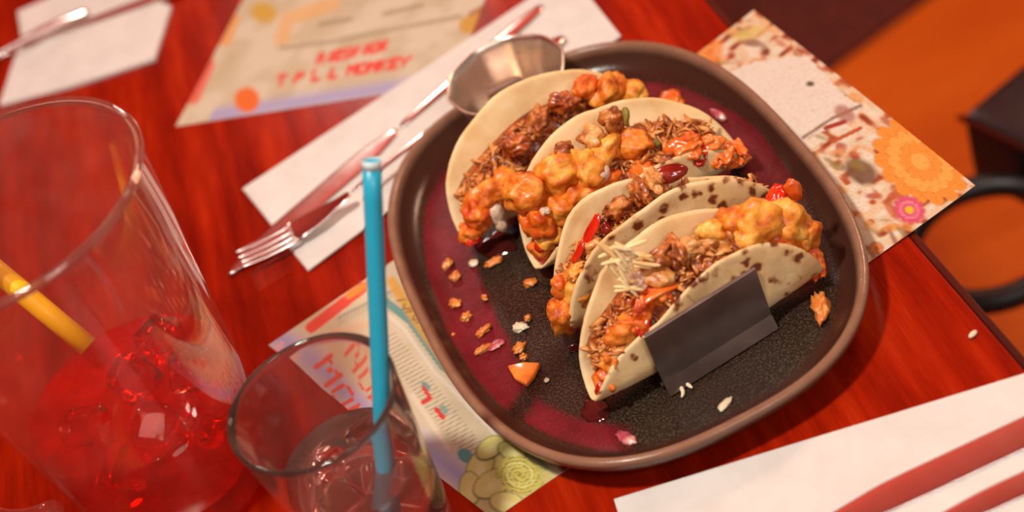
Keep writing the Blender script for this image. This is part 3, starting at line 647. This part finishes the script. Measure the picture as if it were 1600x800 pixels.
def filling(i, par, seed, amin=-.86, amax=.86, top=.80, n=330, mats=('meat', 'meat2')):
    """a mound between the flaps plus loose shreds on it"""
    k = TC[i]; rng = random.Random(seed); bm = bmesh.new()
    na, nb = 56, 14; G = []
    for ia in range(na+1):
        fa = amin+(amax-amin)*ia/na; a = fa*k['r']; R_ = math.sqrt(max(.02, 1-fa*fa))*k['r']; H_ = R_*top*(1 if abs(fa) < .5 else 1.0); row = []
        for ib in range(nb+1):
            t_ = ib/nb; pb = tpoint(k, a, min(H_, R_-.1)+.0, -.12); pf = tpoint(k, a, -min(H_, R_-.1), -.12); p = pf*(1-t_)+pb*t_
            bulge = math.sin(math.pi*t_)*(.55); nz_ = noise.noise(p*1.1+Vector((seed, 0, 0)))*.45+noise.noise(p*2.9)*.28
            p = p+Vector((0, 0, bulge*(1 if H_ > 1 else .3)+nz_*math.sin(math.pi*t_)*1.1)); row.append(bm.verts.new(p))
        G.append(row)
    bot = []
    for ia in range(na+1):
        fa = amin+(amax-amin)*ia/na; bot.append([bm.verts.new(tpoint(k, fa*k['r'], -.3, -.12)), bm.verts.new(tpoint(k, fa*k['r'], .3, -.12))])
    for ia in range(na):
        for ib in range(nb): bm.faces.new((G[ia][ib], G[ia+1][ib], G[ia+1][ib+1], G[ia][ib+1]))
        bm.faces.new((G[ia][0], bot[ia][0], bot[ia+1][0], G[ia+1][0])); bm.faces.new((G[ia][nb], G[ia+1][nb], bot[ia+1][1], bot[ia][1])); bm.faces.new((bot[ia][0], bot[ia][1], bot[ia+1][1], bot[ia+1][0]))
    for e_ in (0, na): bm.faces.new([G[e_][j] for j in range(nb+1)]+[bot[e_][1], bot[e_][0]])
    tops = [(v.co.copy()) for row in G for v in row[3:-3]]
    o = mk('meat_mound', bm, 'mass', par); o['kind'] = 'stuff'
    for q, m_ in enumerate(mats):
        bm = bmesh.new()
        for _ in range(n//len(mats)):
            p = rng.choice(tops)+Vector((rng.uniform(-.15, .15), rng.uniform(-.15, .15), rng.uniform(-.05, .28)))
            shred(bm, p, rng.uniform(.35, 1.35), rng.uniform(.07, .21), rng)
        o = mk('shredded_meat' if q == 0 else 'pale_meat_shreds', bm, m_, par); o['kind'] = 'stuff'
def piece(i, par, name, px, py, r, mat, lift=0, seed=None, amp=.22, fr=1.5, sb=4, rot=None, toward=0):
    if i == 0: toward += .9
    p = tmid(i, px, py)+Vector((0, 0, lift)); p = p+(CAM-p).normalized()*toward; global SEED; SEED += 1
    return mk(name, blob(p, r, amp, fr, SEED if seed is None else seed, sb, rot), mat, par)
SEED = 10
def strip(i, par, name, pts, w_, mat, toward=.3, fl=.5):
    bm = bmesh.new(); P = []
    for (x, y) in pts: p = tmid(i, x, y); P.append(p+(CAM-p).normalized()*toward)
    n = len(P); tube(bm, P, [w_*(.6 if j in (0, n-1) else 1) for j in range(n)], 8, fl); return sub(mk(name, bm, mat, par))
tl = ['taco at the back of the plate, leaning beside the steel sauce cup',
      'second taco from the back, overflowing with saucy golden pieces and tomato salsa',
      'third taco from the back, with red pepper strips and a dark red bean',
      'front taco gripped by the dark metal panel, topped with shredded cheese']
TE = []
for i, k in enumerate(TC):
    e = empty('taco', (k['o'].x, k['o'].y, k['o'].z-.1), tl[i], 'taco', 'tacos on the plate'); TE.append(e); tortilla(k, e); filling(i, e, 5+i*7, top=(.70, .72, .74, .76)[i])
A0, A1, A2, A3 = TE
# back taco
def P(i, *a, **k): return piece(i, TE[i], *a, **k)
P(0, 'fried_shrimp', 768, 305, (1.5, .9, 1.0), 'shrimp', toward=.4); P(0, 'fried_shrimp', 745, 335, (1.0, .8, .9), 'saucy', toward=.4)
P(0, 'fried_shrimp', 736, 362, (.8, .7, .6), 'saucy', toward=.3); P(0, 'fried_shrimp', 793, 285, (1.1, .9, .8), 'shrimp', toward=.4)
P(0, 'onion_piece', 778, 335, (.5, .4, .75), 'onion', toward=1.0, amp=.1); P(0, 'onion_piece', 783, 350, (.35, .35, .5), 'onion', toward=1.0, amp=.1)
P(0, 'fried_shrimp', 950, 140, (1.25, .9, .9), 'shrimp', toward=.2); P(0, 'fried_shrimp', 985, 146, (1.0, .8, .8), 'potato', toward=.2); P(0, 'fried_shrimp', 915, 136, (.9, .7, .6), 'saucy', toward=.0)
P(0, 'meat_chunk', 880, 160, (.9, .6, .6), 'mass', toward=.2, amp=.35); P(0, 'meat_chunk', 840, 190, (1.0, .6, .6), 'meat', toward=.2, amp=.35); P(0, 'meat_chunk', 805, 225, (.9, .7, .6), 'mass', toward=.2, amp=.35)
P(0, 'tomato_piece', 738, 372, (.55, .5, .3), 'tomato', toward=.5)
# second taco
for x, y, r, m_, tw in ((822, 300, (1.3, 1.0, 1.1), 'shrimp', .8), (838, 345, (1.2, .9, 1.1), 'saucy', .8), (876, 272, (1.5, 1.1, 1.2), 'potato', .7), (912, 262, (1.3, 1.0, 1.1), 'potato', .8), (905, 300, (1.3, 1.0, 1.0), 'shrimp', .9), (870, 325, (1.2, .9, 1.1), 'shrimp', 1.0),
                        (862, 365, (1.0, .8, .9), 'potato', .8), (845, 388, (.7, .6, .7), 'saucy', .6), (945, 232, (1.2, .9, .8), 'potato', .3), (985, 225, (1.3, .9, .8), 'shrimp', .2), (1000, 255, (1.4, 1.0, .6), 'pepper', .2), (940, 285, (1.1, .8, .7), 'saucy', .9)):
    P(1, 'fried_potato' if m_ == 'potato' else 'fried_shrimp', x, y, r, m_, toward=tw)
P(1, 'onion_piece', 938, 268, (.62, .5, .6), 'onion', toward=1.4, amp=.08)
P(1, 'onion_piece', 852, 330, (.3, .25, .2), 'onion', toward=1.9); P(1, 'sauce_drip', 843, 386, (.4, .3, .35), 'sauce', toward=1.1, amp=.1); P(1, 'sauce_drip', 846, 402, (.3, .3, .5), 'sauce', toward=.6, amp=.1)
strip(1, A1, 'herb_stalk', [(976, 166), (979, 182), (980, 200)], .6, 'herb', .6); P(1, 'herb_leaf', 1020, 222, (.5, .25, .3), 'herb', toward=.4)
P(1, 'meat_chunk', 958, 190, (.7, .5, .8), 'meat', toward=.1, amp=.4); P(1, 'meat_chunk', 925, 215, (.8, .6, .6), 'meat2', toward=.2, amp=.4); P(1, 'meat_chunk', 880, 240, (.7, .5, .6), 'meat', toward=.4, amp=.4)
for x, y, r, m_ in ((1062, 215, (1.0, .7, .6), 'pepper'), (1085, 222, (.8, .6, .6), 'tomato'), (1100, 205, (.9, .5, .45), 'pepper'), (1125, 222, (1.0, .6, .45), 'pepper'), (1145, 235, (.7, .35, .3), 'pepper'), (1150, 212, (.8, .3, .25), 'pepper'), (1072, 200, (.5, .4, .4), 'saucy'), (1105, 232, (.7, .4, .35), 'pepper')):
    P(1, 'tomato_piece', x, y, r, m_, lift=-.9, amp=.3, fr=1.8, toward=1.5)
# third taco
for x, y, r, m_, tw in ((884, 492, (1.0, .85, 1.1), 'shrimp', .5), (897, 455, (1.0, .8, 1.0), 'potato', .5), (908, 425, (1.0, .75, .8), 'potato', .3), (876, 450, (.5, .45, .8), 'saucy', .6), (915, 500, (.6, .5, .5), 'saucy', .3)):
    P(2, 'fried_shrimp', x, y, r, m_, toward=tw)
strip(2, A2, 'pepper_strip', [(936, 332), (930, 352), (918, 368), (912, 392)], .42, 'tomato', .5); strip(2, A2, 'pepper_strip', [(912, 375), (905, 395), (893, 412)], .35, 'tomato', .6)
P(2, 'onion_piece', 925, 385, (.7, .5, .6), 'meat2', toward=.5, amp=.15); P(2, 'bean', 948, 356, (.4, .3, .3), 'bean', toward=.6, amp=.08)
P(2, 'bean', 1045, 272, (1.0, .55, .45), 'bean', toward=.2, amp=.08); P(2, 'meat_chunk', 1000, 300, (1.0, .5, .6), 'meat', toward=.2, amp=.4); P(2, 'meat_chunk', 965, 325, (.9, .5, .5), 'meat', toward=.3, amp=.4)
P(2, 'meat_chunk', 1022, 280, (.8, .45, .5), 'meat2', toward=.3, amp=.4)
# front taco
for x, y, r, m_, tw in ((1180, 352, (1.55, 1.2, 1.3), 'potato', .2), (1222, 345, (1.3, 1.1, 1.2), 'potato', .0), (1245, 368, (1.2, 1.0, 1.2), 'shrimp', .1), (1150, 350, (1.0, .8, .9), 'shrimp', .0), (1215, 372, (1.1, .9, .9), 'saucy', .3), (1110, 365, (.8, .6, .7), 'potato', .1)):
    P(3, 'fried_potato', x, y, r, m_, toward=tw)
P(3, 'tomato_piece', 1215, 312, (.9, .55, .5), 'tomato', toward=-.8, amp=.3); P(3, 'pepper_piece', 1240, 298, (.45, .3, .75), 'pepper', toward=-.8, amp=.12)
P(3, 'fried_shrimp', 1275, 412, (1.0, .45, .35), 'saucy', toward=.1, amp=.35)
for x, y in ((1085, 385), (1055, 395), (1120, 390), (1140, 378), (1030, 405)): P(3, 'meat_chunk', x, y, (.85, .5, .6), random.choice(('meat', 'meat2')), toward=.2, amp=.45)
P(3, 'onion_piece', 1022, 428, (1.1, .7, .6), 'meat2', toward=.3, amp=.15); P(3, 'onion_piece', 998, 440, (.7, .5, .5), 'onion', toward=.2, amp=.15)
for x, y, m_ in ((1030, 458, 'saucy'), (1005, 478, 'saucy'), (985, 508, 'saucy'), (1002, 500, 'tomato'), (966, 522, 'shrimp'), (952, 560, 'shrimp'), (972, 545, 'meat2'), (946, 590, 'saucy')):
    P(3, 'saucy_piece', x, y, (.8, .55, .65), m_, toward=.75, amp=.3)
strip(3, A3, 'pepper_strip', [(998, 482), (1015, 462), (1040, 450), (1062, 446)], .3, 'pepper', 1.3)
P(3, 'sauce_drip', 944, 606, (.5, .22, .5), 'sauce', toward=1.0, amp=.15); P(3, 'sauce_drip', 950, 592, (.35, .25, .35), 'sauce', toward=1.0, amp=.15)
rng = random.Random(4)
for k_ in range(26):
    x0, y0 = rng.choice(((960, 385), (975, 400), (985, 392), (965, 425), (985, 440), (970, 462), (1000, 410))); x0 += rng.uniform(-14, 14); y0 += rng.uniform(-12, 12); an = rng.uniform(-.4, 1.4); L = rng.uniform(14, 27)
    z0 = rng.uniform(.3, 1.0); x1, y1 = x0+L*math.cos(an), y0+L*math.sin(an)
    strip(3, A3, 'cheese_shred', [(x0-L*math.cos(an), y0-L*math.sin(an)), (x0, y0+rng.uniform(-4, 4)), (x1, y1)], .17, 'cheese', z0+.35, .8)

# ---------------------------------------------------------------- metal taco holder
k = TC[3]; hX = Vector((math.cos(R(11)), math.sin(R(11)), 0)); hY = Vector((-hX.y, hX.x, 0)); hO = Vector((1.8, -10.5, 0))
path = [(-.75, .98), (-.35, 1.75), (-.12, 4.95), (-.02, 4.99)]
th_ = .07
bm = bmesh.new(); F_, B_ = [], []
full = path+[(.05, 4.9), (-.30, 1.5), (.0, 1.08), (1.7, 1.05)]
sy = [(2.9, 3.1), (4.3, 1.08), (6.5, 1.08), (8.3, 3.1), (9.6, 1.08), (11.8, 1.08), (13.4, 3.1), (14.8, 1.08), (17.2, 1.08), (18.3, 2.6)]
def hpt(s_, y, z): return hO+hX*s_+hY*y*1.0+Vector((0, 0, z))
full = full+sy
for side in (0, 1):
    for s_ in (-3.5, 3.1):
        row = []
        for j, (y, z) in enumerate(full):
            a_ = full[max(j-1, 0)]; b_ = full[min(j+1, len(full)-1)]; dy, dz = b_[0]-a_[0], b_[1]-a_[1]; L = math.hypot(dy, dz)+1e-6
            row.append(bm.verts.new(hpt(s_, y-dz/L*th_*(.5-side)*.8, z+dy/L*th_*(.5-side)*.8)))
        (F_ if side == 0 else B_).append(row)
n = len(full)
for j in range(n-1):
    bm.faces.new((F_[0][j], F_[1][j], F_[1][j+1], F_[0][j+1])); bm.faces.new((B_[0][j], B_[0][j+1], B_[1][j+1], B_[1][j]))
    for s_ in (0, 1): bm.faces.new((F_[s_][j], F_[s_][j+1], B_[s_][j+1], B_[s_][j]))
for j in (0, n-1): bm.faces.new((F_[0][j], B_[0][j], B_[1][j], F_[1][j]))
hd = mk('taco_holder', bm, 'holder', loc=(2, -2, 1), smooth=False); bev(hd, .02)
tag(hd, 'dark zigzag metal taco holder, its front panel gripping the front taco', 'taco holder')

# ---------------------------------------------------------------- crumbs and bits on the plate
PZ = .9
def bit(name, px, py, r, mat, label, cat, z=None, seed=1, amp=.3, grp=None, rot=None):
    z = PZ+r[2]*.8 if z is None else z; p = at(px, py, z)
    o = mk(name, blob(p, r, amp, 2.0, seed, 3, rot), mat, loc=tuple(p)); tag(o, label, cat, grp); return o
CR = [(699, 412, 17, 10, -.9, 'golden crumb nearest the left rim of the plate, topmost of a pair'), (711, 432, 15, 9, -.3, 'golden crumb just below the topmost left crumb on the purple band'),
      (772, 409, 24, 8, .05, 'long golden crumb lying just below the back taco'), (828, 442, 16, 9, .6, 'golden crumb on the dark glaze left of the third taco'),
      (711, 474, 17, 10, 1.2, 'curved golden crumb on the left part of the purple band'), (757, 465, 8, 7, 0, 'tiny orange crumb alone in the middle of the purple band'),
      (728, 495, 14, 9, -.5, 'golden crumb below the curved crumb on the purple band'), (756, 516, 21, 7, -.3, 'elongated golden crumb at the edge of the purple band'),
      (754, 546, 22, 6, -.15, 'thin golden crumb under the red onion sliver'), (811, 543, 18, 9, -.5, 'larger golden crumb, second above the orange pepper triangle'),
      (818, 558, 10, 6, .1, 'small golden crumb directly above the orange pepper triangle'), (825, 497, 10, 5, -.3, 'small orange crumb beside the pale cream bit'),
      (708, 525, 8, 3, .1, 'tiny pale crumb at the left foot of the plate wall')]
g_ = 'crumbs scattered on the left of the plate'
for i, (x, y, a, b, ro, lb) in enumerate(CR):
    bit('crumb', x, y, (a/27*.6, b/27*.85, .2), 'crumb', lb, 'crumb', seed=i+2, amp=.4, grp=g_, rot=Matrix.Rotation(-ro+R(8), 3, 'Z'))
bit('crumb', 740, 411, (.3, .28, .15), 'cream', 'round pale crumb between two golden crumbs near the back taco', 'crumb', seed=31, amp=.15)
bit('crumb', 814, 511, (.4, .28, .15), 'cream', 'pale cream-coloured bit in the middle left of the plate', 'crumb', seed=33, amp=.5)
bit('crumb', 854, 594, (.15, .15, .08), 'cream', 'tiny pale dot right of the orange pepper triangle', 'crumb', seed=34)
bit('fried_bit', 1281, 478, (.95, .42, .3), 'crumb', 'golden fried scrap near the right rim of the plate', 'food scrap', seed=35, amp=.5, rot=Matrix.Rotation(1.3, 3, 'Z'))
bit('tomato_piece', 1049, 158, (1.1, .7, .3), 'pepper', 'orange tomato piece on the purple band behind the second taco', 'tomato piece', seed=36, amp=.3)
bit('onion_piece', 1152, 252, (.5, .5, .4), 'redonion', 'pinkish onion cube at the right end of the second taco', 'onion piece', seed=37, amp=.1)
bit('onion_piece', 1122, 180, (.26, .7, .3), 'redonion', 'upright red onion sliver above the salsa of the second taco', 'onion piece', seed=38, amp=.1, rot=Matrix.Rotation(.3, 3, 'Z'))
bit('onion_piece', 775, 538, (.5, .3, .12), 'redonion', 'small red onion sliver among the crumbs on the left', 'onion piece', seed=39, amp=.3)
bit('onion_piece', 978, 684, (.65, .3, .12), 'redonion', 'red onion sliver at the bottom rim of the plate', 'onion piece', seed=40, amp=.3)
bit('cheese_bit', 1133, 631, (.5, .22, .14), 'cream', 'pale cheese bit against the lower right rim of the plate', 'cheese', seed=41, amp=.2, rot=Matrix.Rotation(.5, 3, 'Z'))
c4 = [at(x, y, PZ+.06) for x, y in ((795, 577), (820, 571), (846, 572), (836, 592), (824, 606), (806, 596))]
o = bev(mk('pepper_piece', prism([(p.x, p.y) for p in c4], PZ+.02, PZ+.4), 'pepper', loc=tuple(c4[0])), .1); tag(o, 'flat triangular orange pepper piece on the lower left of the plate', 'pepper piece')
bm = bmesh.new(); tube(bm, [at(x, y, PZ+.14) for x, y in ((1064, 622), (1070, 613), (1060, 600), (1056, 594), (1064, 591), (1073, 600), (1083, 607))], [.08, .13, .13, .13, .13, .13, .09], 8)
tag(sub(mk('cheese_curl', bm, 'cream', loc=tuple(at(1065, 605, PZ)))), 'curled pale cheese shred just in front of the metal holder', 'cheese')
def puddle(px, py, rx, ry, mat, label, seed, h=.05):
    p = at(px, py, PZ); bm = blob(p, (rx, ry, h), .3, 1.6, seed, 3); o = mk('sauce_spot', bm, mat, loc=tuple(p)); tag(o, label, 'sauce'); return o
puddle(930, 640, 1.0, .7, 'juice', 'thin dark sauce spot at the tip of the front taco', 51, .03); puddle(898, 543, .35, .3, 'juice', 'tiny wet sauce spot left of the front taco', 52)
puddle(775, 380, 1.2, 1.0, 'juice', 'dark glossy juice pooled under the back taco', 53); puddle(1130, 262, 1.4, .8, 'juice', 'dark juice pooled under the right end of the second taco', 54)
p = at(1520, 522, .15); tag(mk('rice_grain', blob(p, (.16, .3, .12), .1, 1, 3, 2), 'cream', loc=tuple(p)), 'single white grain on the bare table near the right edge', 'crumb')

# ---------------------------------------------------------------- tumbler, straw, ice
tc_ = (-17.1, -12.2); tb_ = empty('tumbler', (*tc_, 0), 'clear glass tumbler with ice and a blue straw, in front of the plate', 'glass')
tr = lambda z: 3.25+.95*z/11
prof = [(.05, .03), (2.6, .03), (3.1, .12), (3.3, .5)]+[(tr(z), z) for z in (2, 4, 6, 8, 10, 10.8)]+[(4.2, 11.02), (4.1, 11.06), (3.98, 11.0)]+[(tr(z)-.26, z) for z in (10.6, 8, 6, 4, 2.2)]+[(2.8, 1.5), (2.2, 1.25), (.05, 1.2)]
mk('glass_body', lathe(prof, tc_, 80), 'glass', tb_)
wl = 6.2; mk('melted_ice_water', lathe([(.05, 1.3), (2.1, 1.33), (2.7, 1.6), (tr(2.2)-.3, 2.3), (tr(4)-.3, 4), (tr(wl)-.3, wl), (tr(wl)-.6, wl-.04), (.05, wl-.05)], tc_, 64), 'water', tb_)
def cube(name, c, s_, mat, par, seed, label=None):
    rng = random.Random(seed); bm = bmesh.new(); rot = Matrix.Rotation(rng.uniform(0, 3), 3, 'Z') @ Matrix.Rotation(rng.uniform(-.7, .7), 3, 'X') @ Matrix.Rotation(rng.uniform(-.7, .7), 3, 'Y')
    addbox(bm, c, (s_, s_*.85, s_*.8), rot); bmesh.ops.subdivide_edges(bm, edges=bm.edges, cuts=3, use_grid_fill=True)
    for v in bm.verts: v.co += Vector((noise.noise(v.co*1.3), noise.noise(v.co*1.3+Vector((9, 0, 0))), noise.noise(v.co*1.3+Vector((0, 9, 0)))))*.16
    o = sub(mk(name, bm, mat, par, loc=None if par else c)); return o
lbs = ['ice cube in the tumbler, nearest the blue straw', 'ice cube at the left side inside the tumbler', 'lowest ice cube inside the tumbler', 'ice cube at the front inside the tumbler']
for j, (x, y, z) in enumerate(((-1.2, .9, 5.4), (-1.0, -1.4, 5.2), (1.1, .2, 3.2), (1.2, 1.9, 5.6))):
    o = cube('ice_cube', (tc_[0]+x, tc_[1]+y, z), 1.9, 'ice', None, 20+j); tag(o, lbs[j], 'ice cube', 'ice cubes in the tumbler')
sb = Vector((-17.3, -14.6, 1.9)); sr = Vector((-13.45, -11.45, 11)); ds = (sr-sb).normalized(); st = sb+ds*((19.4-sb.z)/ds.z)
bm = bmesh.new(); tube(bm, [sb+(st-sb)*t_ for t_ in np.linspace(0, 1, 12)], .44, 20, cap=False)
so = mk('drinking_straw', bm, 'blue', loc=tuple(sb)); md = so.modifiers.new('t', 'SOLIDIFY'); md.thickness = .0005
tag(so, 'turquoise blue drinking straw leaning in the tumbler', 'straw')
bm = bmesh.new(); tube(bm, [st-ds*.35, st+ds*.06], .46, 20, cap=False); q = mk('straw_mouth', bm, 'strawend', so); q['label'] = 'pale open straw end'; md = q.modifiers.new('t', 'SOLIDIFY'); md.thickness = .0005

# ---------------------------------------------------------------- pitcher
pc = (-27.2, -1.7); pt = empty('pitcher', (*pc, 0), 'tall clear pitcher half full of red drink at the left edge', 'pitcher')
pr_ = lambda z: 5.3+2.2*(z/21)
prof = [(.05, .05), (4.6, .05), (5.2, .25), (5.4, .8)]+[(pr_(z), z) for z in (3, 6, 9, 12, 15, 18, 20.7)]+[(7.55, 20.95), (7.45, 21.05), (7.3, 20.95)]+[(pr_(z)-.3, z) for z in (20, 17, 14, 11, 8, 5, 2)]+[(4.6, 1.2), (.05, 1.1)]
mk('rim', lathe([(7.33, 20.75), (7.6, 20.75), (7.68, 20.95), (7.6, 21.12), (7.42, 21.16), (7.28, 21.05)], pc, 96, closed=True), 'glass', pt)
mk('pitcher_body', lathe(prof, pc, 96), 'pglass', pt)
bm = bmesh.new(); dr = lambda z: pr_(z)-.34
mk('red_drink', lathe([(.05, 1.2), (4.5, 1.3), (dr(2.2), 2.2), (dr(4.5), 4.5), (dr(7), 7.05), (dr(7)-.25, 6.98), (.05, 6.95)], pc, 80), 'drink', pt)
bm = bmesh.new(); ha = [at(-60, 610, 14), at(-90, 640, 15), at(-45, 690, 12.5), at(20, 760, 9), at(80, 830, 6), at(110, 820, 3.5)]
hc = Vector((pc[0], pc[1], 0)); hd_ = Vector((-.92, -.38, 0)).normalized()
ha = [hc+hd_*r_+Vector((0, 0, z)) for r_, z in ((7.2, 18.5), (9.2, 18.2), (10.6, 16.5), (10.8, 12), (10.0, 7), (8.2, 4.2), (6.0, 3.8))]
tube(bm, ha, .75, 14, 1.0); sub(mk('handle', bm, 'pglass', pt), 2)
ils = ['at the front of the pitcher', 'at the right wall of the pitcher', 'in the middle of the pitcher', 'at the back of the pitcher', 'at the left of the pitcher', 'deep near the front of the pitcher', 'between the middle and the right wall of the pitcher']
for j, (x, y, z) in enumerate(((1.0, -3.2, 6.6), (3.6, -.6, 6.7), (.6, .4, 7.0), (2.2, 3.0, 6.6), (-2.6, -1.2, 6.7), (-1.4, -3.0, 4.6), (2.9, -2.8, 4.8))):
    o = cube('ice_cube', (pc[0]+x, pc[1]+y, z+.55), 2.3, 'redice', None, 40+j); tag(o, 'red-tinted ice cube floating '+ils[j], 'ice cube', 'ice cubes in the pitcher')
y0 = at(138, 542, 8.6); y1 = at(0, 428, 13.0); dd = (y1-y0); y2 = y0+dd*1.6
bm = bmesh.new(); tube(bm, [y0+(y0-y0), y0+dd*.5, y1, y0+dd*1.25], .6, 16, cap=True)
tag(mk('drinking_straw', bm, 'yellow', loc=tuple(y0)), 'yellow straw slanting inside the pitcher', 'straw')
